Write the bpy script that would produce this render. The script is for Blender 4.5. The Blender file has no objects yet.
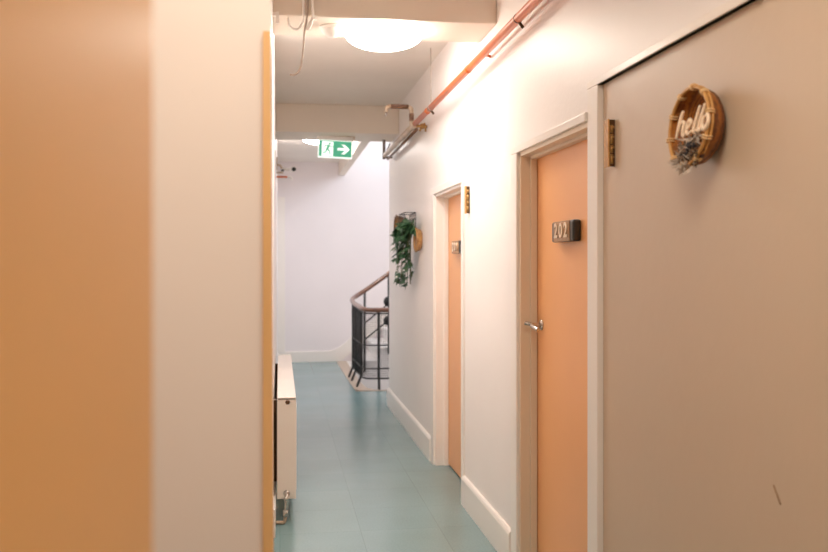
import bpy, bmesh, math, random
from mathutils import Vector, Matrix

random.seed(7)
S = bpy.context.scene
COL = S.collection
PI = math.pi


def lin(r, g, b):
    def f(c):
        c /= 255.0
        return c / 12.92 if c <= 0.04045 else ((c + 0.055) / 1.055) ** 2.4
    return (f(r), f(g), f(b), 1)


# ------------------------------------------------------------------ materials
def mat(name, rgb, rough=0.5, metal=0.0, var=0.04, scale=8.0, bump=0.0, bscale=60.0,
        rgb2=None, emit=0.0, spec=0.5, coat=0.0, stretch=None, dist=0.02):
    m = bpy.data.materials.new(name)
    m.use_nodes = True
    nt = m.node_tree
    N, L = nt.nodes, nt.links
    p = N['Principled BSDF']
    c = lin(*rgb)
    p.inputs['Roughness'].default_value = rough
    p.inputs['Metallic'].default_value = metal
    p.inputs['Specular IOR Level'].default_value = spec
    if coat:
        p.inputs['Coat Weight'].default_value = coat
        p.inputs['Coat Roughness'].default_value = 0.12
    tc = N.new('ShaderNodeTexCoord')
    vec = tc.outputs['Object']
    if stretch:
        mp = N.new('ShaderNodeMapping')
        mp.inputs['Scale'].default_value = stretch
        L.new(vec, mp.inputs['Vector'])
        vec = mp.outputs['Vector']
    nz = N.new('ShaderNodeTexNoise')
    nz.inputs['Scale'].default_value = scale
    nz.inputs['Detail'].default_value = 4
    L.new(vec, nz.inputs['Vector'])
    r = N.new('ShaderNodeValToRGB')
    if rgb2:
        c2 = lin(*rgb2)
        lo, hi = c2, c
    else:
        lo = tuple(max(0, x * (1 - var * 2)) for x in c[:3]) + (1,)
        hi = tuple(min(1, x * (1 + var)) for x in c[:3]) + (1,)
    r.color_ramp.elements[0].position = 0.3
    r.color_ramp.elements[1].position = 0.7
    r.color_ramp.elements[0].color = lo
    r.color_ramp.elements[1].color = hi
    L.new(nz.outputs['Fac'], r.inputs['Fac'])
    L.new(r.outputs['Color'], p.inputs['Base Color'])
    if bump:
        n2 = N.new('ShaderNodeTexNoise')
        n2.inputs['Scale'].default_value = bscale
        n2.inputs['Detail'].default_value = 3
        L.new(vec, n2.inputs['Vector'])
        b = N.new('ShaderNodeBump')
        b.inputs['Strength'].default_value = bump
        b.inputs['Distance'].default_value = dist
        L.new(n2.outputs['Fac'], b.inputs['Height'])
        L.new(b.outputs['Normal'], p.inputs['Normal'])
    if emit:
        p.inputs['Emission Color'].default_value = c
        p.inputs['Emission Strength'].default_value = emit
    return m


def floor_mat():
    m = bpy.data.materials.new('teal_vinyl')
    m.use_nodes = True
    nt = m.node_tree
    N, L = nt.nodes, nt.links
    p = N['Principled BSDF']
    tc = N.new('ShaderNodeTexCoord')
    br = N.new('ShaderNodeTexBrick')
    br.offset = 0.0
    br.squash = 1.0
    br.inputs['Scale'].default_value = 1.0
    br.inputs['Brick Width'].default_value = 0.46
    br.inputs['Row Height'].default_value = 0.46
    br.inputs['Mortar Size'].default_value = 0.0022
    br.inputs['Color1'].default_value = lin(*FLOOR1)
    br.inputs['Color2'].default_value = lin(*FLOOR2)
    br.inputs['Mortar'].default_value = lin(*[int(v * 0.9) for v in FLOOR1])
    L.new(tc.outputs['Object'], br.inputs['Vector'])
    nz = N.new('ShaderNodeTexNoise')
    nz.inputs['Scale'].default_value = 1.3
    nz.inputs['Detail'].default_value = 3
    L.new(tc.outputs['Object'], nz.inputs['Vector'])
    fl = N.new('ShaderNodeTexNoise')
    fl.inputs['Scale'].default_value = 90
    fl.inputs['Detail'].default_value = 2
    L.new(tc.outputs['Object'], fl.inputs['Vector'])
    mx = N.new('ShaderNodeMix')
    mx.data_type = 'RGBA'
    mx.blend_type = 'MULTIPLY'
    mx.inputs['Factor'].default_value = 1
    r = N.new('ShaderNodeValToRGB')
    r.color_ramp.interpolation = 'EASE'
    r.color_ramp.elements[0].position = 0.0
    r.color_ramp.elements[1].position = 1.0
    r.color_ramp.elements[0].color = (0.80, 0.80, 0.78, 1)
    r.color_ramp.elements[1].color = (1.12, 1.12, 1.12, 1)
    L.new(nz.outputs['Fac'], r.inputs['Fac'])
    L.new(br.outputs['Color'], mx.inputs['A'])
    L.new(r.outputs['Color'], mx.inputs['B'])
    mx2 = N.new('ShaderNodeMix')
    mx2.data_type = 'RGBA'
    mx2.blend_type = 'MULTIPLY'
    mx2.inputs['Factor'].default_value = 1
    r2 = N.new('ShaderNodeValToRGB')
    r2.color_ramp.elements[0].position = 0.35
    r2.color_ramp.elements[1].position = 0.6
    r2.color_ramp.elements[0].color = (0.93, 0.93, 0.93, 1)
    r2.color_ramp.elements[1].color = (1.02, 1.02, 1.02, 1)
    L.new(fl.outputs['Fac'], r2.inputs['Fac'])
    L.new(mx.outputs['Result'], mx2.inputs['A'])
    L.new(r2.outputs['Color'], mx2.inputs['B'])
    L.new(mx2.outputs['Result'], p.inputs['Base Color'])
    p.inputs['Roughness'].default_value = 0.24
    b = N.new('ShaderNodeBump')
    b.inputs['Strength'].default_value = 0.05
    b.inputs['Distance'].default_value = 0.003
    L.new(fl.outputs['Fac'], b.inputs['Height'])
    L.new(b.outputs['Normal'], p.inputs['Normal'])
    return m


def woven_mat(name, a, b, bands):
    m = bpy.data.materials.new(name)
    m.use_nodes = True
    nt = m.node_tree
    N, L = nt.nodes, nt.links
    p = N['Principled BSDF']
    p.inputs['Roughness'].default_value = 0.6
    tc = N.new('ShaderNodeTexCoord')
    w = N.new('ShaderNodeTexWave')
    w.wave_type = 'RINGS'
    w.rings_direction = 'Y'
    w.inputs['Scale'].default_value = bands
    w.inputs['Distortion'].default_value = 3.0
    w.inputs['Detail'].default_value = 3
    w.inputs['Detail Scale'].default_value = 3
    L.new(tc.outputs['Object'], w.inputs['Vector'])
    r = N.new('ShaderNodeValToRGB')
    r.color_ramp.elements[0].color = lin(*a)
    r.color_ramp.elements[1].color = lin(*b)
    L.new(w.outputs['Fac'], r.inputs['Fac'])
    L.new(r.outputs['Color'], p.inputs['Base Color'])
    bp = N.new('ShaderNodeBump')
    bp.inputs['Strength'].default_value = 0.5
    bp.inputs['Distance'].default_value = 0.004
    L.new(w.outputs['Fac'], bp.inputs['Height'])
    L.new(bp.outputs['Normal'], p.inputs['Normal'])
    return m


FLOOR1 = (120, 149, 150)
FLOOR2 = (115, 145, 147)
M = {}
M['floor'] = floor_mat()
M['wall'] = mat('warm_white_paint', (240, 233, 229), 0.42, var=0.012, scale=2, bump=0.06, bscale=35)
M['wall_far'] = mat('pale_pink_white_paint', (236, 227, 227), 0.6, var=0.015, scale=1.5, bump=0.05, bscale=30)
M['wall_near'] = mat('cream_sheen_paint', (228, 216, 208), 0.35, var=0.01, scale=2)
M['tan_wall'] = mat('ochre_tan_paint', (230, 170, 98), 0.4, var=0.02, scale=3)
M['ceil'] = mat('ceiling_paint', (232, 224, 214), 0.6, var=0.02, scale=2, bump=0.06, bscale=25)
M['beam'] = mat('beam_paint', (228, 215, 200), 0.6, var=0.015, scale=2, bump=0.05, bscale=30)
M['trim'] = mat('gloss_white_trim', (240, 232, 224), 0.28, var=0.01, scale=3)
M['frame'] = mat('cream_frame_paint', (224, 204, 178), 0.3, var=0.012, scale=3)
M['door'] = mat('apricot_door_paint', (233, 163, 104), 0.35, var=0.02, scale=2.5)
M['panel'] = mat('beige_panel_paint', (198, 173, 147), 0.42, var=0.015, scale=2, bump=0.05, bscale=20)
M['pine'] = mat('pale_timber_strip', (220, 172, 114), 0.5, rgb2=(210, 160, 102), scale=4, stretch=(6, 6, 0.6))
M['gap'] = mat('dark_gap', (46, 36, 28), 0.8)
M['radiator'] = mat('radiator_enamel', (240, 228, 216), 0.25, var=0.006)
M['steel'] = mat('brushed_steel', (196, 190, 182), 0.25, 1.0, var=0.03, scale=30)
M['oldsteel'] = mat('aged_steel_pipe', (206, 182, 158), 0.45, 0.1, rgb2=(168, 142, 116), scale=18)
M['brownpipe'] = mat('brown_lagged_pipe', (120, 82, 58), 0.55, rgb2=(92, 62, 44), scale=30)
M['copper'] = mat('orange_copper', (218, 108, 34), 0.34, 0.15, rgb2=(200, 88, 26), scale=9)
M['brass'] = mat('brass', (168, 128, 74), 0.36, 0.7, var=0.06, scale=25)
M['darkmetal'] = mat('bronzed_dark_metal', (84, 58, 36), 0.38, 0.6, var=0.1, scale=40)
M['black'] = mat('black_iron_paint', (14, 12, 11), 0.6, var=0.1, scale=20)
M['mesh'] = mat('dark_wire', (30, 26, 24), 0.7, 0.0, var=0.06)
M['rail'] = mat('brown_polished_wood', (126, 76, 48), 0.32, rgb2=(88, 50, 32), scale=10, stretch=(1, 1, 6), coat=0.4)
M['stone'] = mat('speckled_beige_terrazzo', (198, 178, 158), 0.5, rgb2=(164, 146, 130), scale=45)
M['stair'] = mat('white_stair_paint', (250, 248, 246), 0.4, var=0.01)
M['lamp'] = mat('lit_opal_glass', (255, 245, 230), 0.3, var=0.0, emit=17.0)
M['lamp2'] = mat('lit_opal_glass_far', (255, 246, 242), 0.3, var=0.0, emit=40.0)
M['whiteplastic'] = mat('white_plastic', (238, 232, 226), 0.35, var=0.005)
M['cable'] = mat('white_cable', (248, 242, 236), 0.45, var=0.02)
M['greycable'] = mat('grey_cable', (170, 152, 138), 0.5, var=0.02)
M['green'] = mat('exit_green', (54, 176, 134), 0.35, var=0.01, emit=0.25)
M['signwhite'] = mat('exit_white', (244, 250, 246), 0.35, var=0.0, emit=0.55)
M['blackplastic'] = mat('black_plastic', (22, 18, 16), 0.35, var=0.05)
M['plate'] = mat('bronze_plate', (176, 134, 96), 0.5, 0.0, rgb2=(150, 112, 78), scale=40)
M['digit'] = mat('polished_digit', (236, 214, 184), 0.22, 0.7, var=0.02)
M['basket'] = woven_mat('woven_cane', (88, 44, 12), (150, 86, 28), 32)
M['basketin'] = woven_mat('woven_cane_inside', (108, 58, 16), (168, 100, 30), 40)
M['cane'] = mat('pale_cane_rim', (206, 152, 84), 0.5, rgb2=(180, 124, 60), scale=40)
M['canetie'] = mat('pale_cane_tie', (236, 196, 140), 0.5, var=0.05)
M['letters'] = mat('pale_wood_letters', (250, 222, 190), 0.45, var=0.03, scale=30)
M['dried1'] = mat('silver_dried_petal', (206, 192, 178), 0.6, rgb2=(150, 128, 108), scale=70)
M['dried2'] = mat('brown_dried_leaf', (104, 74, 50), 0.7, rgb2=(60, 44, 34), scale=60)
M['dried3'] = mat('dark_dried_flower', (44, 40, 44), 0.7, var=0.2, scale=60)
M['leaf'] = mat('ivy_leaf', (70, 112, 72), 0.42, rgb2=(34, 70, 46), scale=22)
M['stem'] = mat('plant_stem', (84, 92, 52), 0.6, var=0.1)
M['wicker'] = mat('tan_wicker', (192, 142, 82), 0.5, rgb2=(140, 92, 48), scale=30)
M['wickerdark'] = mat('brown_wicker', (150, 108, 66), 0.5, rgb2=(100, 66, 36), scale=40)


# ------------------------------------------------------------------ mesh helpers
class MB:
    def __init__(self):
        self.bm = bmesh.new()

    def box(self, a, b, bevel=0.0, seg=2):
        x0, y0, z0 = [min(a[i], b[i]) for i in range(3)]
        x1, y1, z1 = [max(a[i], b[i]) for i in range(3)]
        v = [self.bm.verts.new(c) for c in ((x0, y0, z0), (x1, y0, z0), (x1, y1, z0), (x0, y1, z0),
                                            (x0, y0, z1), (x1, y0, z1), (x1, y1, z1), (x0, y1, z1))]
        fs = [self.bm.faces.new([v[i] for i in q]) for q in
              ((0, 3, 2, 1), (4, 5, 6, 7), (0, 1, 5, 4), (1, 2, 6, 5), (2, 3, 7, 6), (3, 0, 4, 7))]
        if bevel:
            es = list({e for f in fs for e in f.edges})
            bmesh.ops.bevel(self.bm, geom=es, offset=bevel, segments=seg, affect='EDGES', profile=0.5)
        return self

    def tube(self, pts, r, n=10, caps=True, flat=None):
        """round tube along pts; r a number or a list; flat=(sx, sz) squashes the section"""
        P = [Vector(p) for p in pts]
        R = r if isinstance(r, (list, tuple)) else [r] * len(P)
        rings = []
        up = Vector((0, 0, 1))
        prev = None
        for i, p in enumerate(P):
            t = (P[min(i + 1, len(P) - 1)] - P[max(i - 1, 0)])
            t.normalize()
            if prev is None:
                a = up if abs(t.dot(up)) < 0.95 else Vector((1, 0, 0))
                s = t.cross(a).normalized()
            else:
                s = (prev - t * prev.dot(t))
                s = s.normalized() if s.length > 1e-6 else t.orthogonal().normalized()
            prev = s
            u = s.cross(t).normalized()
            sx, sz = flat if flat else (1, 1)
            rings.append([self.bm.verts.new(p + (s * math.cos(2 * PI * k / n) * sx + u * math.sin(2 * PI * k / n) * sz) * R[i])
                          for k in range(n)])
        for a, b in zip(rings, rings[1:]):
            for k in range(n):
                f = self.bm.faces.new((a[k], a[(k + 1) % n], b[(k + 1) % n], b[k]))
                f.smooth = True
        if caps:
            self.bm.faces.new(rings[0][::-1])
            self.bm.faces.new(rings[-1])
        return self

    def lathe(self, prof, mtx=None, n=40, sx=1.0, sy=1.0, close=True):
        """prof: list of (r, z) revolved about z, then moved by mtx"""
        mtx = mtx or Matrix.Identity(4)
        rings = []
        for r, z in prof:
            if r < 1e-6:
                rings.append([self.bm.verts.new(mtx @ Vector((0, 0, z)))])
            else:
                rings.append([self.bm.verts.new(mtx @ Vector((r * sx * math.cos(2 * PI * k / n), r * sy * math.sin(2 * PI * k / n), z)))
                              for k in range(n)])
        for a, b in zip(rings, rings[1:]):
            for k in range(n):
                q = [a[k % len(a)], a[(k + 1) % len(a)], b[(k + 1) % len(b)], b[k % len(b)]]
                u = []
                for v in q:
                    if v not in u:
                        u.append(v)
                if len(u) >= 3:
                    f = self.bm.faces.new(u)
                    f.smooth = True
        return self

    def prism(self, poly, d, mtx=None):
        """poly in local XZ, extruded from y=0 to y=d"""
        mtx = mtx or Matrix.Identity(4)
        a = [self.bm.verts.new(mtx @ Vector((x, 0, z))) for x, z in poly]
        b = [self.bm.verts.new(mtx @ Vector((x, d, z))) for x, z in poly]
        n = len(poly)
        self.bm.faces.new(a)
        self.bm.faces.new(b[::-1])
        for i in range(n):
            self.bm.faces.new((a[i], b[i], b[(i + 1) % n], a[(i + 1) % n]))
        return self

    def sphere(self, c, r, sx=1, sy=1, sz=1, seg=16):
        mt = Matrix.Translation(c) @ Matrix.Diagonal((r * sx, r * sy, r * sz, 1))
        g = bmesh.ops.create_uvsphere(self.bm, u_segments=seg, v_segments=seg // 2 + 2, radius=1, matrix=mt)
        for v in g['verts']:
            for f in v.link_faces:
                f.smooth = True
        return self

    def poly(self, pts):
        self.bm.faces.new([self.bm.verts.new(p) for p in pts])
        return self

    def build(self, name, m, parent=None):
        bmesh.ops.recalc_face_normals(self.bm, faces=self.bm.faces)
        me = bpy.data.meshes.new(name)
        self.bm.to_mesh(me)
        self.bm.free()
        me.materials.append(m)
        o = bpy.data.objects.new(name, me)
        COL.objects.link(o)
        if parent:
            o.parent = parent
        return o


def smooth_path(pts, k=8):
    P = [Vector(p) for p in pts]
    out = []
    for i in range(len(P) - 1):
        p0, p1, p2, p3 = P[max(i - 1, 0)], P[i], P[i + 1], P[min(i + 2, len(P) - 1)]
        for j in range(k):
            t = j / k
            out.append(0.5 * ((2 * p1) + (p2 - p0) * t + (2 * p0 - 5 * p1 + 4 * p2 - p3) * t * t + (3 * p1 - p0 - 3 * p2 + p3) * t ** 3))
    out.append(P[-1])
    return out


def thing(name, label, cat, loc=(0, 0, 0), rot=(0, 0, 0), group=None, kind=None):
    o = bpy.data.objects.new(name, None)
    COL.objects.link(o)
    o.empty_display_size = 0.05
    o.location = loc
    o.rotation_euler = rot
    return tag(o, label, cat, group, kind)


def tag(o, label=None, cat=None, group=None, kind=None):
    if label:
        o['label'] = label
    if cat:
        o['category'] = cat
    if group:
        o['group'] = group
    if kind:
        o['kind'] = kind
    return o


def struct(mb, name, m, label, cat):
    return tag(mb.build(name, m), label, cat, kind='structure')


def dup(root, loc, label):
    def cp(o, parent):
        c = o.copy()
        COL.objects.link(c)
        c.parent = parent
        for ch in list(o.children):
            cp(ch, c)
        return c
    r = cp(root, None)
    r.location = loc
    r['label'] = label
    return r


def text_mesh(s, size, depth, bold=0.0):
    cu = bpy.data.curves.new('glyph', 'FONT')
    cu.body = s
    cu.size = size
    cu.extrude = depth / 2
    cu.offset = bold
    cu.align_x = 'CENTER'
    cu.align_y = 'CENTER'
    t = bpy.data.objects.new('glyph', cu)
    COL.objects.link(t)
    bpy.context.view_layer.update()
    me = bpy.data.meshes.new_from_object(t.evaluated_get(bpy.context.evaluated_depsgraph_get()))
    bpy.data.objects.remove(t)
    bpy.data.curves.remove(cu)
    return me


RW = -PI / 2          # things on the right-hand wall: local x along the wall toward the camera, local -y into the corridor
XW = 1.17             # corridor face of the right wall
XL = -0.04            # corridor face of the left wall
H = 3.10              # ceiling
D1 = (3.24, 4.23, 2.09)      # door 202 opening: y0, y1, head
D2 = (5.58, 6.62, 2.065)     # far door opening
D3 = (1.00, 3.135, 2.21)     # wide beige door opening
YE = 9.47             # end of the right wall
YB = 13.75            # far wall

# ------------------------------------------------------------------ setting
f = MB()
f.box((-1.6, -1.6, -0.1), (1.4, YE, 0))
f.box((XL - .2, YE, -0.1), (3.2, 10.52, 0))
f.box((XL - .2, 10.52, -0.1), (0.90, YB + .1, 0))
struct(f, 'floor', M['floor'], 'teal green vinyl tile floor running down the corridor', 'floor')

w = MB()
T = 1.40
w.box((XW, -1.6, 0), (T, D3[0], H))
w.box((XW, D3[0], D3[2]), (T, D3[1], H))
w.box((XW, D3[1], 0), (T, D1[0], H))
w.box((XW, D1[0], D1[2]), (T, D1[1], H))
w.box((XW, D1[1], 0), (T, D2[0], H))
w.box((XW, D2[0], D2[2]), (T, D2[1], H))
w.box((XW, D2[1], 0), (T, YE, H))
w.box((XW + .02, YE - .3, H - .01), (T, YE, 5.2))
for y0, y1, zz in (D1, D2, D3):
    w.box((T, y0 - .1, 0), (T + .03, y1 + .1, zz + .1))
struct(w, 'wall_right', M['wall'], 'off-white painted wall with the doors along the right of the corridor', 'wall')

w = MB()
w.box((XL - .25, 2.05, 0), (XL, YB + .1, H))
struct(w, 'wall_left', M['wall'], 'white painted wall along the left of the corridor behind the radiator', 'wall')

w = MB()
w.box((-1.6, 1.85, 0), (-0.018, 2.10, H), bevel=0.004)
struct(w, 'wall_front', M['wall_near'], 'cream painted wall end close by, carrying the timber edge strip', 'wall')

# tan wall right beside the camera with a rounded end
w = MB()
a, b = Vector((-0.150, 0.15)), Vector((-0.1055, 0.76))
t = (b - a).normalized()
nrm = Vector((t.y, -t.x))
prof = [a, b]
rad = 0.014
c0 = b - nrm * rad
for k in range(1, 7):
    an = k / 6 * PI / 2
    prof.append(c0 + nrm * rad * math.cos(an) + t * rad * math.sin(an))
e = prof[-1]
prof += [e - nrm * 0.4, a - nrm * 0.43]
vb = [w.bm.verts.new((p.x, p.y, 0)) for p in prof]
vt = [w.bm.verts.new((p.x, p.y, H)) for p in prof]
for i in range(len(prof)):
    j = (i + 1) % len(prof)
    w.bm.faces.new((vb[i], vb[j], vt[j], vt[i]))
w.bm.faces.new(vb[::-1])
w.bm.faces.new(vt)
struct(w, 'wall_near', M['tan_wall'], 'blurred tan ochre wall very close at the left edge of the view', 'wall')

w = MB()
w.box((-1.6, -1.7, 0), (T, -1.6, H))
w.box((-1.7, -1.7, 0), (-1.6, 2.1, H))
struct(w, 'wall_rear', M['wall_near'], 'cream wall behind the viewpoint', 'wall')

w = MB()
w.box((XL - .25, YB, -1.7), (3.3, YB + .15, 5.2))
struct(w, 'wall_far', M['wall_far'], 'pale pinkish white wall at the far end of the landing', 'wall')

w = MB()
w.box((3.2, YE - .3, -1.7), (3.35, YB + .15, 5.2))
w.box((T, YE - .3, 0), (3.3, YE - .1, 5.2))
struct(w, 'wall_stairwell', M['wall_far'], 'white stairwell wall beyond the corridor corner', 'wall')

c = MB()
c.box((-1.7, -1.7, H), (T, YE, H + .12))
c.box((XL - .25, YE, H), (0.96, YB + .1, H + .12))
c.box((0.93, YE - .3, 5.2), (3.35, YB + .15, 5.3))
c.box((0.86, YE, H + .1), (0.96, YB, 5.3))
struct(c, 'ceiling', M['ceil'], 'painted cream plaster ceiling above the corridor', 'ceiling')

b = MB()
b.box((XL, 4.68, 2.848), (XW, 5.10, H), bevel=0.008)
tag(b.build('ceiling_beam', M['beam']), 'cream ceiling beam above the corridor, carrying the round lit lamp', 'beam', kind='structure')
b = MB()
b.box((XL, 8.67, 2.82), (XW, 9.25, H), bevel=0.008)
tag(b.build('ceiling_beam', M['beam']), 'cream ceiling beam further along, carrying the green exit sign', 'beam', kind='structure')
b = MB()
b.box((0.90, 9.25, 2.90), (1.00, YB, H + .12), bevel=0.006)
tag(b.build('ceiling_beam', M['beam']), 'white edge beam beside the stairwell opening beyond the exit sign', 'beam', kind='structure')


# skirting boards
def skirting(mb, y0, y1, x, h=0.185, d=0.022):
    prof = [(0, 0), (-d, 0), (-d, h - .022), (-d * .75, h - .008), (-d * .4, h), (0, h)]
    va = [mb.bm.verts.new((x + p[0], y0, p[1])) for p in prof]
    vc = [mb.bm.verts.new((x + p[0], y1, p[1])) for p in prof]
    for i in range(len(prof)):
        j = (i + 1) % len(prof)
        mb.bm.faces.new((va[i], va[j], vc[j], vc[i]))
    mb.bm.faces.new(va)
    mb.bm.faces.new(vc[::-1])


k = MB()
skirting(k, D1[1] + .115, D2[0] - .05, XW)
skirting(k, D2[1] + .12, YE + .02, XW)
struct(k, 'baseboard_right', M['trim'], 'tall white skirting board along the foot of the right wall', 'baseboard')
k = MB()
k.box((XL, 5.0, 0), (XL + .015, YB, 0.16), bevel=.003)
struct(k, 'baseboard_left', M['trim'], 'white skirting board along the left wall behind the radiator', 'baseboard')
k = MB()
pts = [(XL, 0), (0.95, 0), (1.0, 0.06), (3.2, 1.72), (3.2, 1.98), (1.18, 0.44), (1.02, 0.31), (0.93, 0.235), (0.84, 0.185), (0.74, 0.165), (XL, 0.16)]
k.prism(pts, -0.025, Matrix.Translation((0, YB, 0)))
struct(k, 'baseboard_far', M['trim'], 'white skirting on the far wall that sweeps up beside the stairs', 'baseboard')

# trims
t = MB()
y = 1.85
for z0, z1, xa0, xb0, xa1, xb1 in ((0.0, 2.026, -0.0352, -0.0075, -0.0345, -0.0200),):
    v = [t.bm.verts.new(q) for q in ((xa0, y - .012, z0), (xb0, y - .012, z0), (xb0, y + .06, z0), (xa0, y + .06, z0),
                                    (xa1, y - .012, z1), (xb1, y - .012, z1), (xb1, y + .06, z1), (xa1, y + .06, z1))]
    for q in ((0, 3, 2, 1), (4, 5, 6, 7), (0, 1, 5, 4), (1, 2, 6, 5), (2, 3, 7, 6), (3, 0, 4, 7)):
        t.bm.faces.new([v[i] for i in q])
struct(t, 'trim_1', M['pine'], 'tall pale timber strip fixed to the edge of the near cream wall', 'trim')


def casing(name, d, aw_near, aw_far, head, proud, m, label, depth):
    """architrave round an opening plus its jamb lining"""
    y0, y1, z = d
    k = MB()
    if aw_far:
        k.box((XW - proud, y1, 0), (XW + .001, y1 + aw_far, z), bevel=.003)
    if aw_near:
        k.box((XW - proud, y0 - aw_near, 0), (XW + .001, y0, z), bevel=.003)
    k.box((XW - proud, y0 - aw_near, z), (XW + .001, y1 + aw_far, z + head), bevel=.003)
    o = struct(k, name, M['trim'], label, 'door frame')
    j = MB()
    j.box((XW + .002, y1 - .022, 0), (XW + depth + .06, y1 + .002, z), bevel=.002)
    j.box((XW + .002, y0 - .002, 0), (XW + depth + .06, y0 + .012, z), bevel=.002)
    j.box((XW + .002, y0, z - .02), (XW + depth + .06, y1, z + .002), bevel=.002)
    # stop bead
    j.box((XW + depth - .035, y1 - .036, 0), (XW + depth - .002, y1 - .02, z - .02), bevel=.002)
    j.box((XW + depth - .035, y0, z - .034), (XW + depth - .002, y1 - .02, z - .018), bevel=.002)
    j.build('jamb', m, o)
    return o


casing('trim_2', D1, 0.0, 0.11, 0.035, .014, M['frame'], 'cream frame and architrave around the door numbered 202', .085)
casing('trim_3', D2, 0.06, 0.12, 0.05, .014, M['trim'], 'white frame and architrave around the further apricot door', .10)
k = MB()
k.box((XW - .004, D3[1] - .002, 0), (XW + .03, D1[0], D3[2] + .0), bevel=.003)
k.box((XW - .005, D3[0] - .09, D3[2]), (XW + .03, D1[0], D3[2] + .028), bevel=.003)
k.box((XW - .018, D3[0] - .09, 0), (XW + .03, D3[0], D3[2]), bevel=.003)
struct(k, 'trim_4', M['trim'], 'slim white frame around the wide beige door', 'door frame')

# doors
k = MB()
k.box((XW + .085, D1[0] + .012, .012), (XW + .125, D1[1] - .026, D1[2] - .022), bevel=.003)
door1 = struct(k, 'door_1', M['door'], 'apricot orange flush door with the 202 plate and lever handle', 'door')
k = MB()
k.box((XW + .10, D2[0] + .012, .012), (XW + .14, D2[1] - .026, D2[2] - .022), bevel=.003)
door2 = struct(k, 'door_2', M['door'], 'further apricot door beside the trailing plant, seen edge on', 'door')
k = MB()
k.box((XW + .018, D3[0] + .004, .012), (XW + .065, D3[1] - .006, D3[2] + .001), bevel=.002)
door3 = struct(k, 'door_3', M['panel'], 'wide plain beige door hung with the round woven hello basket', 'door')
k = MB()   # scuff
k.tube([(XW + .0175, 1.985, 1.007), (XW + .0175, 1.955, .968)], .0022, 5)
k.build('scuff_mark', M['wickerdark'], door3)
k = MB()
for d, dx in ((D1, .10), (D2, .115)):
    k.box((XW + dx, d[1] - .026, 0), (XW + dx + .03, d[1] - .021, d[2] - .02))
    k.box((XW + dx, d[0], 0), (XW + dx + .03, d[1], .012))
struct(k, 'trim_5', M['gap'], 'dark gaps around the two apricot doors', 'door gap')


def lever(parent, x, y, z):
    k = MB()
    mt = Matrix.Translation((x, y, z)) @ Matrix.Rotation(-PI / 2, 4, 'Y')
    k.lathe([(0, 0), (.027, 0), (.027, .005), (.022, .009), (0, .009)], mt, 24)
    h = k.build('door_handle', M['steel'], parent)
    k = MB()
    k.tube(smooth_path([(x - .004, y, z), (x - .035, y, z), (x - .052, y - .006, z), (x - .058, y - .03, z - .002), (x - .057, y - .075, z - .008), (x - .052, y - .11, z - .016)]),
           .0095, 12, flat=(1, 1.1))
    k.build('lever', M['steel'], h)
    k = MB()
    k.tube(smooth_path([(x - .052, y + .012, z + .004), (x - .066, y + .02, z + .006), (x - .08, y + .024, z + .008)]), .009, 10)
    k.build('lever_tip', M['steel'], h)


lever(door1, XW + .085, 4.125, 1.245)
lever(door2, XW + .10, 5.70, 1.245)


# ------------------------------------------------------------------ door hinges (small upright fittings by the door heads)
def hinge(name, label, loc):
    r = thing(name, label, 'hinge', loc, (0, 0, RW), group='upright hinges beside the door heads')
    k = MB()
    k.box((-.022, -.026, -.086), (.018, -.020, .086), bevel=.001)
    tag(k.build('leaf_plate', M['cane'], r), 'tan front plate')
    k = MB()
    k.box((.004, -.021, -.084), (.017, .0, .084), bevel=.001)
    tag(k.build('side_plate', M['darkmetal'], r), 'dark side plate')
    for zz, hh in ((-.058, .018), (-.022, .014), (.014, .018), (.05, .014)):
        k = MB()
        k.tube([(.019, -.013, zz - hh), (.019, -.013, zz + hh)], .0055, 10)
        k.sphere((.020, -.006, zz + hh * .4), .004, seg=8)
        k.build('knuckle', M['brass'], r)
    return r


h1 = hinge('door_hinge', 'dark and tan upright hinge at the top left of the wide beige door', (XW + .018, 3.03, 1.977))
h2 = dup(h1, (XW, 5.39, 1.938), 'small gold upright hinge on white wall right of the further apricot door')


# ------------------------------------------------------------------ number plates
def number_plate(label, loc, number, length=.295, height=.092):
    r = thing('number_plate', label, 'door number', loc, (0, 0, RW), group='door number plates')
    L2 = length / 2
    k = MB()
    k.box((-L2, -.038, -height / 2), (L2, 0, height / 2), bevel=.010, seg=3)
    k.build('backing_block', M['blackplastic'], r)
    k = MB()
    k.box((-L2 + .042, -.0415, -height / 2 + .002), (L2 - .042, -.034, height / 2 - .002), bevel=.001)
    pl = k.build('face_plate', M['plate'], r)
    for i, ch in enumerate(number):
        me = text_mesh(ch, .088, .008, .0022)
        me.transform(Matrix.Scale(1.1, 4, (1, 0, 0)))
        me.transform(Matrix.Translation((-.058 + .066 * i + .004, -.0455, 0)) @ Matrix.Rotation(PI / 2, 4, 'X'))
        me.materials.clear()
        me.materials.append(M['digit'])
        o = bpy.data.objects.new('digit', me)
        COL.objects.link(o)
        o.parent = pl
    return r


number_plate('black and bronze plate reading 202 on the nearer apricot door', (XW + .085, 3.704, 1.684), '202')
number_plate('small dark number plate on the further apricot door', (XW + .10, 6.13, 1.655), '201')

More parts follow.
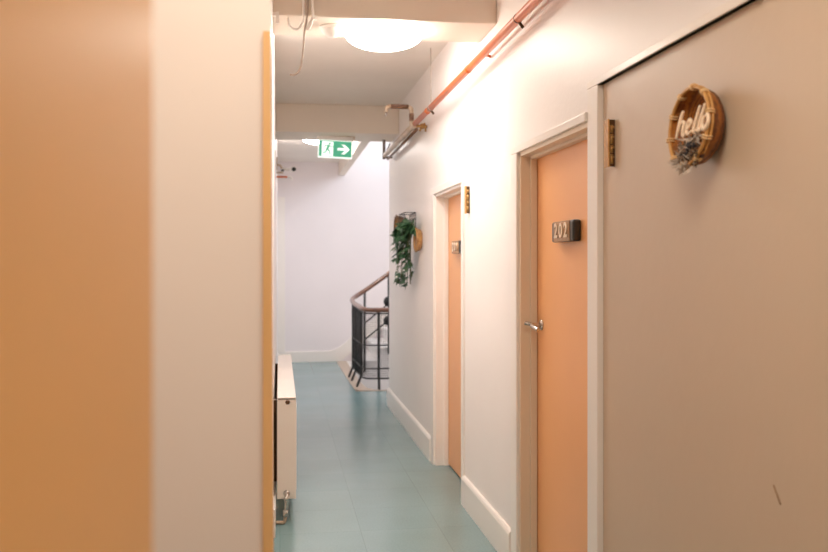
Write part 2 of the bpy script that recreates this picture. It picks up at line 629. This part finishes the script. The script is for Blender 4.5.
# ------------------------------------------------------------------ hello basket
hb = thing('hanging_basket', 'round woven cane basket with hello lettering and dried flowers on beige door', 'wall basket',
           (XW + .008, 2.300, 1.922), (math.radians(-4), 0, RW))
AX, AZ, DEP = .119, .110, .058
k = MB()   # shell: profile revolve with ellipse section, axis = local -y
mt = Matrix.Rotation(PI / 2, 4, 'X')         # lathe z -> local -y
k.lathe([(0, .0), (.80, .0), (.92, .012), (.985, .034), (1.0, DEP)], mt, 56, AX, AZ)
k.build('basket_shell', M['basket'], hb)
k = MB()
k.lathe([(0, .008), (.76, .008), (.89, .018), (.95, .036), (.965, DEP)], mt, 56, AX, AZ)
k.build('basket_lining', M['basketin'], hb)
k = MB()
ring = [(AX * .985 * math.cos(2 * PI * i / 56), -DEP, AZ * .985 * math.sin(2 * PI * i / 56)) for i in range(57)]
k.tube(ring, .0052, 10, caps=False)
ring2 = [(AX * 1.0 * math.cos(2 * PI * i / 56), -DEP + .011, AZ * 1.0 * math.sin(2 * PI * i / 56)) for i in range(57)]
k.tube(ring2, .0040, 8, caps=False)
rim = k.build('rim', M['cane'], hb)
for i in range(10):
    an = 2 * PI * (i + .35) / 10
    k = MB()
    cx, cz = AX * math.cos(an), AZ * math.sin(an)
    tx, tz = -math.sin(an), math.cos(an)
    for q in (-.0035, .0035):
        pp = []
        for s in range(11):
            fi = 2 * PI * s / 10
            rr = 1 + .075 * math.cos(fi) - .015
            pp.append((cx * rr + tx * q, -DEP + .004 + .0125 * math.sin(fi), cz * rr + tz * q))
        k.tube(pp, .0022, 6, caps=False)
    k.build('binding', M['canetie'], rim)
# lettering: brush strokes
k = MB()
SX, SZ = .172, .072


def stroke(pts, r=.0052):
    P = [((x - .56) * SX / 1.0 + .038, -DEP - .006, (z - .42) * SZ + .004) for x, z in pts]
    P = smooth_path(P, 6)
    n = len(P)
    k.tube(P, [r * (0.72 + .38 * math.sin(PI * i / (n - 1))) for i in range(n)], 8, flat=(1.0, 1.0))


stroke([(.00, -.02), (.07, .4), (.15, .82), (.20, 1.0)], .0052)
stroke([(.05, .22), (.12, .46), (.20, .58), (.26, .50), (.24, .28), (.23, .06), (.28, .0), (.34, .12)], .0052)
stroke([(.36, .22), (.46, .30), (.51, .45), (.46, .56), (.39, .42), (.37, .18), (.43, .02), (.54, .12)], .0052)
stroke([(.78, .98), (.70, .60), (.62, .18), (.64, .02), (.70, .10)], .0052)
stroke([(.94, .98), (.86, .60), (.78, .18), (.80, .02), (.86, .12)], .0052)
stroke([(1.06, .52), (.96, .50), (.90, .28), (.93, .06), (1.01, .06), (1.08, .28), (1.06, .52), (1.02, .58)], .0052)
k.build('hello_lettering', M['letters'], hb)


def petals(mb, c, n, size, spread, wid=.35, droop=0.0):
    for i in range(n):
        d = Vector((random.uniform(-1, 1), random.uniform(-.8, .1), random.uniform(-.8, .8) - droop)).normalized()
        s = d.cross(Vector((random.random(), random.random(), random.random()))).normalized()
        L_ = size * random.uniform(.6, 1.2)
        o = Vector(c) + Vector((random.uniform(-1, 1), random.uniform(-.4, .2), random.uniform(-1, 1))) * spread
        nn = d.cross(s) * L_ * .15
        P = [o, o + d * L_ * .4 + s * L_ * wid * .5 + nn, o + d * L_ + nn * .3, o + d * L_ * .4 - s * L_ * wid * .5 + nn]
        mb.poly(P)


k = MB()
for cx, cz in ((-.01, -.058), (.025, -.046), (.065, -.036), (-.03, -.090), (.0, -.100), (.035, -.104), (.05, -.066)):
    petals(k, (cx, -DEP + .002, cz), 15, .034, .013)
k.build('dried_petals', M['dried1'], hb)
k = MB()
for cx, cz in ((.01, -.052), (.045, -.048), (-.015, -.075), (.02, -.08), (.055, -.08)):
    petals(k, (cx, -DEP + .010, cz), 14, .036, .016)
for i in range(7):
    an = -1.9 + i * .28
    k.tube([(.02, -DEP + .006, -.07), (.065 * math.cos(an) + .012, -DEP - .004, -.07 + .05 * math.sin(an))], .0014, 5)
k.build('dried_leaves', M['dried2'], hb)
k = MB()
for cx, cz, r in ((.034, -.062, .016), (.010, -.078, .010), (.052, -.058, .011)):
    k.sphere((cx, -DEP - .004, cz), r, seg=10)
    petals(k, (cx, -DEP - .006, cz), 10, .018, .008)
k.build('dark_flower_head', M['dried3'], hb)

# ------------------------------------------------------------------ ceiling lamps
def lamp(label, loc, r, hgt, m, name='ceiling_lamp'):
    root = thing(name, label, 'ceiling light', loc)
    k = MB()
    k.lathe([(0, 0), (r * .9, 0), (r * .9, -.018), (r * .8, -.022), (0, -.022)], None, 48)
    k.build('base_plate', M['whiteplastic'], root)
    k = MB()
    prof = [(r * .86, -.016)] + [(r * math.cos(a_), -.028 - (hgt - .028) * math.sin(a_)) for a_ in [i / 12 * PI / 2 for i in range(12)]] + [(0, -hgt)]
    k.lathe(prof, None, 48)
    k.build('diffuser', m, root)
    return root


lamp('large round lit ceiling lamp under the nearest beam', (.575, 4.90, 2.848), .215, .105, M['lamp'])
lamp('small lit ceiling lamp beyond the exit sign over the landing', (.44, 11.0, H), .16, .080, M['lamp2'])

sd = thing('smoke_detector', 'small white dome smoke detector beside the big round lamp', 'smoke detector', (.282, 4.86, 2.848))
k = MB()
k.lathe([(0, 0), (.066, 0), (.066, -.012), (.062, -.016), (0, -.016)], None, 32)
k.build('base_plate', M['whiteplastic'], sd)
k = MB()
k.lathe([(.058, -.014), (.058, -.024), (.05, -.038), (.036, -.052), (.02, -.060), (0, -.062)], None, 32)
k.build('sensor_dome', M['whiteplastic'], sd)

# ------------------------------------------------------------------ exit sign
ex = thing('exit_sign', 'green running man exit sign with white arrow hanging below the beam', 'exit sign', (.556, 8.9, 2.82), (0, math.radians(2.2), 0))
k = MB()
k.box((-.182, -.022, -.045), (.178, .022, -.004), bevel=.004)
k.build('housing', M['whiteplastic'], ex)
k = MB()
k.box((-.185, -.012, -.006), (.195, .012, .004), bevel=.001)
k.box((.17, -.02, -.03), (.192, .02, -.002), bevel=.002)
tag(k.build('mounting_bracket', M['oldsteel'], ex), 'dark metal bracket')
k = MB()
k.box((-.172, -.010, -.222), (.172, .010, -.044), bevel=.003)
panel = k.build('sign_panel', M['signwhite'], ex)
k = MB()
k.box((-.164, -.0115, -.210), (.164, -.0095, -.050))
k.build('green_face', M['green'], panel)
k = MB()


def ep(mb, poly, y=-.0125):
    mb.poly([(x, y, z) for x, z in poly])


ep(k, [(-.135, -.060), (-.022, -.060), (-.022, -.205), (-.135, -.205)])
k.build('doorway_symbol', M['signwhite'], panel)
k = MB()


def limb(mb, a_, b_, wa, wb, y=-.0135):
    a_, b_ = Vector(a_), Vector(b_)
    d = (b_ - a_).normalized()
    n_ = Vector((-d.y, d.x))
    P = [a_ + n_ * wa, b_ + n_ * wb, b_ - n_ * wb, a_ - n_ * wa]
    mb.poly([(p.x, y, p.y) for p in P])


mb = k
cxh, czh = -.058, -.080
mb.poly([(cxh + .0115 * math.cos(2 * PI * i / 14), -.0135, czh + .0115 * math.sin(2 * PI * i / 14)) for i in range(14)])
limb(k, (-.066, -.094), (-.082, -.138), .012, .011)        # torso
limb(k, (-.064, -.098), (-.038, -.116), .0055, .0045, -.0137)
limb(k, (-.038, -.116), (-.026, -.106), .0045, .004, -.0139)
limb(k, (-.068, -.098), (-.102, -.100), .0055, .0045, -.0137)
limb(k, (-.102, -.100), (-.112, -.124), .0045, .004, -.0139)
limb(k, (-.078, -.136), (-.054, -.160), .0075, .006, -.0141)
limb(k, (-.054, -.160), (-.052, -.196), .006, .0045, -.0143)
limb(k, (-.084, -.136), (-.098, -.170), .0075, .006, -.0141)
limb(k, (-.098, -.170), (-.130, -.172), .006, .0045, -.0143)
k.build('running_figure', M['green'], panel)
k = MB()
ep(k, [(.022, -.119), (.100, -.119), (.062, -.084), (.092, -.084), (.146, -.131), (.092, -.180), (.062, -.180), (.100, -.143), (.022, -.143)])
k.build('arrow_symbol', M['signwhite'], panel)

# ------------------------------------------------------------------ security camera + stub pipe on left wall
sc = thing('security_camera', 'small white security camera on bracket high on the left wall', 'security camera', (XL, 9.8, 2.56))
k = MB()
k.box((0, -.035, .0), (.012, .035, .14), bevel=.003)
k.tube(smooth_path([(.01, 0, .06), (.04, 0, .055), (.06, 0, .02)]), .012, 10)
k.box((0.0, -.03, -.035), (.075, .03, -.018), bevel=.003)
k.build('wall_bracket', M['oldsteel'], sc)
k = MB()
k.tube([(.06, .02, .012), (.15, .03, .012)], .018, 12)
k.tube([(.165, .07, .016), (.19, -.06, .008)], .030, 18)
k.build('camera_body', M['whiteplastic'], sc)
k = MB()
k.tube([(.189, -.055, .0085), (.1915, -.068, .0075)], .024, 18)
k.build('lens', M['blackplastic'], sc)
k = MB()
k.box((.05, -.03, -.012), (.085, .02, .006), bevel=.004)
k.build('joint', M['blackplastic'], sc)

st = thing('copper_stub_pipe', 'short orange copper pipe stub with white end, below the security camera', 'pipe', (XL, 9.8, 2.487))
k = MB()
k.tube([(0, 0, 0), (.125, 0, 0)], .011, 12)
k.build('pipe', M['copper'], st)
k = MB()
k.tube(smooth_path([(.12, 0, 0), (.15, 0, 0), (.165, 0, -.012), (.168, 0, -.035)]), .013, 12)
k.build('end_elbow', M['whiteplastic'], st)

k = MB()
k.box((XL, YB - .03, .16), (.075, YB, 2.55), bevel=.003)
struct(k, 'trim_6', M['trim'], 'narrow white boxing in the far left corner of the landing', 'trim')

# ------------------------------------------------------------------ pipes under the ceiling on the right
cp = thing('copper_pipe', 'bright orange copper pipe running high along the right wall', 'pipe', (0, 0, 0))
k = MB()
k.tube([(1.08, -1.5, 2.668), (1.08, 7.028, 2.668)], .021, 16)
k.build('pipe', M['copper'], cp)
for yy in (5.0, 6.42):
    k = MB()
    k.tube([(1.08, yy - .03, 2.668), (1.08, yy + .03, 2.668)], .0235, 16)
    k.build('coupling', M['copper'], cp)
for yy in (1.6, 3.92, 6.3):
    k = MB()
    k.tube([(1.08, yy - .005, 2.668), (1.08, yy + .005, 2.668)], .0228, 16)
    k.tube([(1.085, yy, 2.65), (1.105, yy, 2.625)], .008, 8)
    k.build('pipe_clip', M['darkmetal'], cp)
k = MB()
k.tube([(1.135, -1.5, 2.705), (1.135, 4.75, 2.705), (1.14, 4.8, 2.705), (1.172, 4.83, 2.705)], .009, 10)
tag(k.build('small_pipe', M['copper']), 'thin copper pipe tucked above the thick orange one', 'pipe')

rod = MB()
rod.tube([(1.08, 6.28, 2.70), (1.08, 6.28, H)], .0032, 6)
rod.tube([(1.08, 6.272, 2.668), (1.08, 6.288, 2.668)], .024, 12)
tag(rod.build('pipe_hanger', M['greycable']), 'thin hanging rod dropping from ceiling to the copper pipe', 'pipe hanger')

gp = thing('steel_pipe', 'dull grey brown pipe running on beyond the end of the copper pipe', 'pipe', (0, 0, 0))
k = MB()
k.tube([(1.08, 7.03, 2.668), (1.08, 7.4, 2.668), (1.08, 9.1, 2.66)], .024, 14)
k.tube([(1.08, 7.03, 2.668), (1.08, 7.14, 2.668)], .031, 14)
k.build('pipe', M['oldsteel'], gp)
k = MB()
k.tube([(1.105, 7.1, 2.634), (1.11, 9.1, 2.622)], .013, 10)
k.build('side_pipe', M['brownpipe'], gp)
k = MB()
k.tube(smooth_path([(1.062, 7.10, 2.66), (1.060, 7.10, 2.77), (1.056, 7.10, 2.80), (1.03, 7.10, 2.815)]), .0185, 12)
k.build('branch_elbow', M['oldsteel'], gp)
k = MB()
k.tube(smooth_path([(.895, 7.10, 2.815), (.87, 7.10, 2.812), (.855, 7.10, 2.795), (.852, 7.10, 2.765)]), .0165, 12)
k.build('branch_elbow', M['oldsteel'], gp)
k = MB()
k.tube([(1.035, 7.10, 2.815), (.89, 7.10, 2.815)], .0195, 12)
k.tube([(1.061, 7.10, 2.70), (1.060, 7.10, 2.76)], .0205, 12)
tag(k.build('branch_sleeve', M['brownpipe'], gp), 'brown sleeve')
k = MB()
k.tube([(.852, 7.10, 2.768), (.852, 7.10, 2.735)], .009, 8)
k.build('drain_tip', M['steel'], gp)
k = MB()
k.tube([(1.08, 6.98, 2.64), (1.169, 6.98, 2.64)], .012, 10)
k.sphere((1.13, 6.98, 2.64), .024, seg=12)
k.tube([(1.125, 6.98, 2.64), (1.105, 6.95, 2.60)], .009, 8)
k.tube([(1.14, 6.93, 2.66), (1.15, 6.93, 2.59)], .008, 8)
tag(k.build('brass_valve', M['brass'], gp), 'small brass valve')
k = MB()
k.box((1.055, 9.09, 2.62), (1.085, 9.12, 2.822), bevel=.003)
k.tube([(1.07, 9.1, 2.64), (1.14, 9.1, 2.64), (1.155, 9.12, 2.64)], .012, 8)
k.tube([(1.07, 9.08, 2.64), (1.13, 9.08, 2.78)], .008, 8)
tag(k.build('end_bracket', M['darkmetal'], gp), 'dark end bracket')

# ------------------------------------------------------------------ cables hanging by the first beam
def cable(name, label, pts, r, m, cat='cable'):
    k = MB()
    k.tube(smooth_path(pts, 8), r, 8)
    return tag(k.build(name, m), label, cat)


Yc = 4.672
cable('cable', 'left white cable running down the beam face with a loose loop',
      [(.121, Yc, 3.10), (.122, Yc, 2.95), (.123, Yc, 2.85), (.112, Yc, 2.80), (.09, Yc, 2.775), (.065, Yc, 2.778), (.045, Yc + .02, 2.80), (.04, Yc + .06, 2.86)], .0068, M['cable'])
cable('cable', 'right white cable coiled below the beam beside the smoke detector',
      [(.165, Yc, 3.10), (.167, Yc, 2.95), (.172, Yc, 2.86), (.160, Yc, 2.80), (.145, Yc, 2.775), (.150, Yc, 2.80), (.17, Yc, 2.83), (.19, Yc + .01, 2.835)], .0068, M['cable'])
cable('cable', 'thin grey cable hanging lowest, its end curling to the left',
      [(.142, Yc - .003, 3.10), (.143, Yc - .003, 2.88), (.128, Yc - .003, 2.76), (.122, Yc, 2.68), (.112, Yc, 2.60), (.098, Yc, 2.555), (.075, Yc, 2.535), (.052, Yc, 2.535)], .0058, M['greycable'])
k = MB()
k.box((XL + .02, 4.655, 2.80), (XL + .034, 4.67, 2.86))
k.box((XL, 4.66, 2.84), (XL + .034, 4.69, 2.858), bevel=.002)
tag(k.build('cable_clip', M['cable']), 'small white cable clip on beam by the left wall', 'cable clip')

# ------------------------------------------------------------------ radiator
rd = thing('radiator', 'white panel radiator along the left corridor wall', 'radiator', (0, 0, 0))
RX0, RX1, RY0, RY1, RZ0, RZ1 = -.017, .094, 5.29, 7.75, .14, .745
k = MB()
k.box((RX1 - .012, RY0 + .004, RZ0), (RX1, RY1 - .004, RZ1 - .012), bevel=.004)
n = 44
for i in range(n):
    yy = RY0 + .06 + (RY1 - RY0 - .12) * i / (n - 1)
    k.box((RX1 - .004, yy - .011, RZ0 + .04), (RX1 + .004, yy + .011, RZ1 - .05), bevel=.003, seg=1)
k.build('front_panel', M['radiator'], rd)
k = MB()
k.box((RX0, RY0 + .004, RZ0), (RX0 + .014, RY1 - .004, RZ1 - .012), bevel=.004)
k.build('back_panel', M['radiator'], rd)
k = MB()
k.box((RX0, RY0, RZ1 - .018), (RX1, RY1, RZ1), bevel=.004)
k.build('top_grille', M['radiator'], rd)
for yy in (RY0, RY1 - .008):
    k = MB()
    k.box((RX0, yy, RZ0), (RX1, yy + .008, RZ1 - .004), bevel=.003)
    k.build('end_panel', M['radiator'], rd)
k = MB()
k.lathe([(0, .006), (.012, .006), (.015, 0), (.017, -.004), (0, -.004)], Matrix.Translation((.045, RY0 - .001, RZ1 - .03)) @ Matrix.Rotation(PI / 2, 4, 'X'), 6)
k.build('bleed_plug', M['darkmetal'], rd)
k = MB()
k.lathe([(0, .012), (.014, .012), (.019, .008), (.021, 0), (0, -.002)], Matrix.Translation((.040, RY0, RZ0 + .032)) @ Matrix.Rotation(PI / 2, 4, 'X'), 24)
k.build('valve_union', M['steel'], rd)
k = MB()
k.tube(smooth_path([(.040, RY0 - .012, RZ0 + .032), (.040, RY0 - .03, RZ0 + .02), (.038, RY0 - .034, RZ0 - .02), (.032, RY0 - .034, RZ0 - .075)]), .010, 12)
k.tube([(.033, RY0 - .034, RZ0 - .055), (.031, RY0 - .034, RZ0 - .095)], .0155, 12)
k.sphere((.034, RY0 - .034, RZ0 + .01), .014, seg=12)
k.build('valve', M['steel'], rd)
k = MB()
k.tube(smooth_path([(.031, RY0 - .034, RZ0 - .09), (.029, RY0 - .034, .025), (.02, RY0 - .034, .012), (-.02, RY0 - .03, .012), (XL + .012, RY0 - .03, .012)]), .010, 10)
k.build('feed_pipe', M['oldsteel'], rd)
for yy in (RY0 + .25, RY1 - .25):
    k = MB()
    k.box((XL, yy - .02, RZ0 + .05), (RX0 + .001, yy + .02, RZ1 - .05), bevel=.002)
    k.build('wall_bracket', M['darkmetal'], rd)

# ------------------------------------------------------------------ staircase, kerb and balustrade
SY0, SY1 = 12.22, YB
sx0, run, rise = 1.12, .235, .18
sr = thing('staircase', 'white painted stairs climbing to the right behind the balustrade', 'stairs', (0, 0, 0))
for i in range(8):
    k = MB()
    x0 = sx0 + i * run
    k.box((x0 - .02, SY0 - .012, (i + 1) * rise - .03), (x0 + run, SY1 - .03, (i + 1) * rise), bevel=.005)
    tr = k.build('tread', M['stair'], sr)
    k = MB()
    k.box((x0, SY0 + .002, i * rise - (.0 if i else .0)), (x0 + .02, SY1 - .03, (i + 1) * rise - .03))
    k.build('riser', M['stair'], tr)
k = MB()
pts = [(0.95, -1.6), (0.95, 0.0), (sx0, 0.0)]
for i in range(8):
    x0 = sx0 + i * run
    pts += [(x0, (i + 1) * rise - .03), (x0 + run, (i + 1) * rise - .03)]
pts += [(sx0 + 8 * run, -1.6)]
k.prism(pts, .03, Matrix.Translation((0, SY0, 0)))
k.build('stringer', M['stair'], sr)

k = MB()
k.box((0.90, 10.52, -1.6), (0.93, SY0 + .03, -.1))
k.box((0.95, SY0 + .03, -.1), (1.13, YB, -.001))
k.box((0.90, 10.50, -1.7), (3.2, SY0 + .05, -1.6))
struct(k, 'wall_shaft', M['stair'], 'white sides and foot of the stair opening below floor level', 'wall')
k = MB()
out = [(0.87, YB - .03), (0.875, 12.4), (0.885, 11.2), (0.895, 10.68), (0.95, 10.57), (1.10, 10.52), (3.2, 10.52)]
inn = [(3.2, 10.575), (1.20, 10.575), (1.11, 10.63), (1.05, 10.80), (1.03, 11.2), (1.02, 12.2), (1.02, YB - .03)]
allp = out + inn
va = [k.bm.verts.new((x, yy, .006)) for x, yy in allp]
vb = [k.bm.verts.new((x, yy, -.12)) for x, yy in allp]
k.bm.faces.new(va)
k.bm.faces.new(vb[::-1])
for i in range(len(allp)):
    j = (i + 1) % len(allp)
    k.bm.faces.new((va[i], vb[i], vb[j], va[j]))
struct(k, 'trim_7', M['stone'], 'speckled beige stone border round the stair opening', 'stone kerb')

bl = thing('stair_balustrade', 'curved black iron balustrade with brown wooden handrail and wire mesh', 'balustrade', (0, 0, 0))
plan = [(3.15, 10.66), (2.4, 10.66), (1.8, 10.66), (1.38, 10.66), (1.20, 10.66), (1.07, 10.68), (1.005, 10.80), (0.99, 11.1), (0.975, 11.5), (0.965, 11.8),
        (0.985, 12.02), (1.05, 12.14), (1.16, 12.19), (1.35, 12.2), (1.6, 12.2), (2.2, 12.2), (2.9, 12.2)]


def railz(x, i):
    return [.965, .965, .965, .965, .965, .967, .975, .99, 1.00, 1.02, 1.05, 1.085, 1.15, 1.28, 1.46, 1.90, 2.42][i]


rp = smooth_path([(p[0], p[1], railz(p[0], i)) for i, p in enumerate(plan)], 8)
k = MB()
k.tube(rp, .033, 14, flat=(1.0, 0.9))
k.build('handrail', M['rail'], bl)
# guard part of the path on the floor
gpth = [Vector(p) for p in smooth_path([(p[0], p[1], 0) for p in plan[:10]], 10)]
gz = [Vector(p) for p in smooth_path([(p[0], p[1], railz(p[0], i)) for i, p in enumerate(plan[:10])], 10)]
# arc length
acc = [0]
for p, q in zip(gpth, gpth[1:]):
    acc.append(acc[-1] + (q - p).length)


def at(s):
    for i in range(len(acc) - 1):
        if acc[i + 1] >= s:
            u = (s - acc[i]) / max(1e-9, acc[i + 1] - acc[i])
            return gpth[i].lerp(gpth[i + 1], u), gz[i].lerp(gz[i + 1], u).z, (gpth[i + 1] - gpth[i]).normalized()
    return gpth[-1].copy(), gz[-1].z, (gpth[-1] - gpth[-2]).normalized()


total = acc[-1]
s_posts = [.45, .95, 1.42, 1.96, 2.30, 2.86, total - .02]
for s in s_posts:
    p, z, tn = at(s)
    o_ = Vector((tn.y, -tn.x, 0))
    if (o_.x > 0):
        o_ = -o_
    o_ = Vector((-abs(tn.y), -abs(tn.x), 0))
    k = MB()
    k.tube(smooth_path([tuple(p + o_ * .055) , tuple(p + o_ * .04 + Vector((0, 0, .05))), tuple(p + o_ * .008 + Vector((0, 0, .13))), tuple(p + Vector((0, 0, .2))), tuple(p + Vector((0, 0, .6))), tuple(p + Vector((0, 0, z - .02)))], 6),
           .0165, 8)
    k.build('post', M['black'], bl)
for h_ in (.13, .25, .535):
    k = MB()
    k.tube([tuple(p + Vector((0, 0, h_))) for p in gpth], .0095, 8)
    k.build('cross_rail', M['black'], bl)
k = MB()
k.tube([tuple(Vector((p.x, p.y, q.z - .045))) for p, q in zip(gpth, gz)], .010, 8)
k.build('cross_rail', M['black'], bl)
k = MB()
s = .5
while s < total:
    p, z, tn = at(s)
    k.tube([tuple(p + Vector((0, 0, .13))), tuple(p + Vector((0, 0, z - .04)))], .0020, 4)
    s += .026
zz = .14
while zz < .93:
    k.tube([tuple(p + Vector((0, 0, zz))) for p in gpth[6:]], .0020, 4)
    zz += .026
tag(k.build('wire_mesh', M['mesh'], bl), 'fine dark wire mesh infill')
# up-flight balustrade
for x, zt in ((1.165, 1.14), (1.50, 1.38), (1.9, 1.68), (2.4, 2.05)):
    k = MB()
    k.tube([(x, 12.2, max(.02, (x - sx0) / run * rise - .02)), (x, 12.2, zt)], .0165, 8)
    k.build('post', M['black'], bl)
for a_, b_ in (((1.165, 12.2, .70), (2.8, 12.2, 2.02)), ((1.165, 12.2, .47), (2.8, 12.2, 1.79))):
    k = MB()
    k.tube([a_, b_], .011, 8)
    k.build('sloping_rail', M['black'], bl)
for z_ in (1.0, .735):
    k = MB()
    k.sphere((1.485, 12.17, z_), .062, 1, .8, 1.1, seg=16)
    k.build('knob', M['black'], bl)

# ------------------------------------------------------------------ wall baskets, wire rack and trailing plant
def wall_ring(label, loc, ax, az, dep, m, mi, thick):
    r = thing('wicker_hoop', label, 'wall basket', loc, (0, 0, RW), group='small round baskets on the wall')
    k = MB()
    mt_ = Matrix.Rotation(PI / 2, 4, 'X')
    k.lathe([(0, 0), (.8, 0), (.95, dep * .3), (1, dep)], mt_, 32, ax, az)
    k.build('basket_shell', m, r)
    k = MB()
    k.lathe([(0, .008), (.75, .008), (.9, dep * .35), (.95, dep)], mt_, 32, ax, az)
    k.build('basket_lining', mi, r)
    k = MB()
    k.tube([(ax * math.cos(2 * PI * i / 36), -dep, az * math.sin(2 * PI * i / 36)) for i in range(37)], thick, 8, caps=False)
    k.build('rim', m, r)
    return r


wall_ring('brown oval wicker basket on wall at upper left of the plant', (XW, 8.35, 1.885), .13, .108, .07, M['wickerdark'], M['wicker'], .010)
wall_ring('tan round wicker basket on wall behind right side of the plant', (XW, 7.28, 1.735), .095, .095, .045, M['wicker'], M['wickerdark'], .010)
wr = thing('wire_rack', 'small black wire rack on the wall holding the trailing plant', 'wire rack', (XW, 7.74, 1.905), (0, 0, RW))
k = MB()
for i in range(5):
    x = -.18 + .09 * i
    k.tube([(x, -.004, -.07), (x, -.004, .075)], .003, 5)
for z in (-.07, -.022, .026, .075):
    k.tube([(-.18, -.004, z), (.18, -.004, z)], .003, 5)
k.build('back_grid', M['black'], wr)
k = MB()
for z in (-.07, .075):
    k.tube([(-.18, -.004, z), (-.18, -.10, z), (.18, -.10, z), (.18, -.004, z)], .0038, 6)
for i in range(5):
    x = -.18 + .09 * i
    k.tube([(x, -.10, -.07), (x, -.10, .075)], .003, 5)
    k.tube([(x, -.004, -.07), (x, -.10, -.07)], .003, 5)
k.build('front_grid', M['black'], wr)

pr = thing('trailing_plant', 'green ivy like plant trailing down from the wire rack on the wall', 'plant', (XW, 7.46, 1.855), (0, 0, RW))
k = MB()
ks = MB()


def ivy(mb, o, d, up, L_):
    """five-lobed leaf"""
    s = d.cross(up).normalized()
    n_ = s.cross(d).normalized()
    outl = [(0, 0), (.16, .10), (.10, .38), (.36, .30), (.46, .56), (.62, .24), (1.0, 0), (.62, -.24), (.46, -.56), (.36, -.30), (.10, -.38), (.16, -.10)]
    vs = [mb.bm.verts.new(o + d * a_ * L_ + s * b_ * L_ - n_ * (a_ * a_ * .22 + abs(b_) * .25) * L_) for a_, b_ in outl]
    cv = mb.bm.verts.new(o + d * .42 * L_)
    for i in range(len(vs)):
        mb.bm.faces.new((cv, vs[i], vs[(i + 1) % len(vs)]))


random.seed(11)
stems = []
for i in range(20):
    x0 = random.uniform(-.06, .15)
    x1 = x0 * .7 + random.uniform(-.30, .02) - .09
    y1 = random.uniform(-.16, -.05)
    ln = random.choice((.20, .28, .34, .40, .46, .50, .50))
    P = smooth_path([(x0, -.05, 0), (x0, -.08, .015), (x0 * .8 + x1 * .2, y1 - .01, -.03), (x0 * .5 + x1 * .5, y1, -ln * .5), (x1, y1 + .02, -ln)], 8)
    stems.append(P)
    ks.tube(P, .0028, 5)
    m_ = int(5 + ln * 24)
    for j in range(m_):
        q = P[int((j + random.random()) / m_ * (len(P) - 1))]
        d = Vector((random.uniform(-1, 1), random.uniform(-1.1, .15), random.uniform(-1.0, .25))).normalized()
        up = Vector((random.uniform(-.4, .4), -1, random.uniform(.1, .8))).normalized()
        if abs(d.dot(up)) > .93:
            continue
        L_ = random.uniform(.055, .095)
        st_ = q + d * .018
        o_ = st_
        if (o_ + d * L_).y > -.012 or o_.y > -.012:
            d.y = -abs(d.y)
        ivy(k, o_, d, up, L_)
for i in range(26):
    q = Vector((random.uniform(-.06, .14), random.uniform(-.10, -.04), random.uniform(-.08, .01)))
    d = Vector((random.uniform(-1, 1), random.uniform(-1, -.1), random.uniform(-.5, .7))).normalized()
    up = Vector((random.uniform(-.4, .4), -1, random.uniform(.1, .8))).normalized()
    if abs(d.dot(up)) < .93:
        ivy(k, q, d, up, random.uniform(.05, .08))
k.build('foliage', M['leaf'], pr)
ks.build('stem', M['stem'], pr)

# ------------------------------------------------------------------ light
def area(name, loc, rot, sx, sy, power, col):
    l = bpy.data.lights.new(name, 'AREA')
    l.shape = 'RECTANGLE'
    l.size, l.size_y = sx, sy
    l.energy = power
    l.color = col
    o = bpy.data.objects.new(name, l)
    COL.objects.link(o)
    o.location = loc
    o.rotation_euler = rot
    return o


area('stair_window_light', (3.1, 11.6, 4.0), (0, PI / 2, 0), 1.8, 2.4, 50, (.74, .87, 1.0))
area('mid_fill_light', (.30, 5.62, 3.06), (0, 0, 0), 1.0, .8, 15, (1.0, .98, .97))  # unseen fill without a fixture, added behind the beam to lift mid corridor
area('rear_fill_light', (.10, 1.05, 3.06), (0, 0, 0),   .8, .8, 20, (1.0, .91, .77))  # added warm fill out of view, brightens the near walls

wd = bpy.data.worlds.new('world')
S.world = wd
wd.use_nodes = True
wd.node_tree.nodes['Background'].inputs[0].default_value = (.9, .95, 1, 1)
wd.node_tree.nodes['Background'].inputs[1].default_value = .05

# ------------------------------------------------------------------ camera
FPX = 880.0
cam = bpy.data.cameras.new('camera')
co = bpy.data.objects.new('camera', cam)
COL.objects.link(co)
co.location = (0, 0, 1.55)
yaw = math.atan(134 / FPX)
co.rotation_euler = (PI / 2, 0, -yaw)
cam.sensor_width = 36
cam.lens = 36 * FPX / 828
cam.shift_y = -(276 - 262) / 828
cam.clip_start = .02
cam.dof.use_dof = True
cam.dof.focus_distance = 4.0
cam.dof.aperture_fstop = 3.0
S.camera = co

S.cycles.diffuse_bounces = 10
S.cycles.max_bounces = 14
S.view_settings.view_transform = 'Standard'
S.view_settings.look = 'None'
S.view_settings.exposure = 0.9
S.view_settings.gamma = 1.12
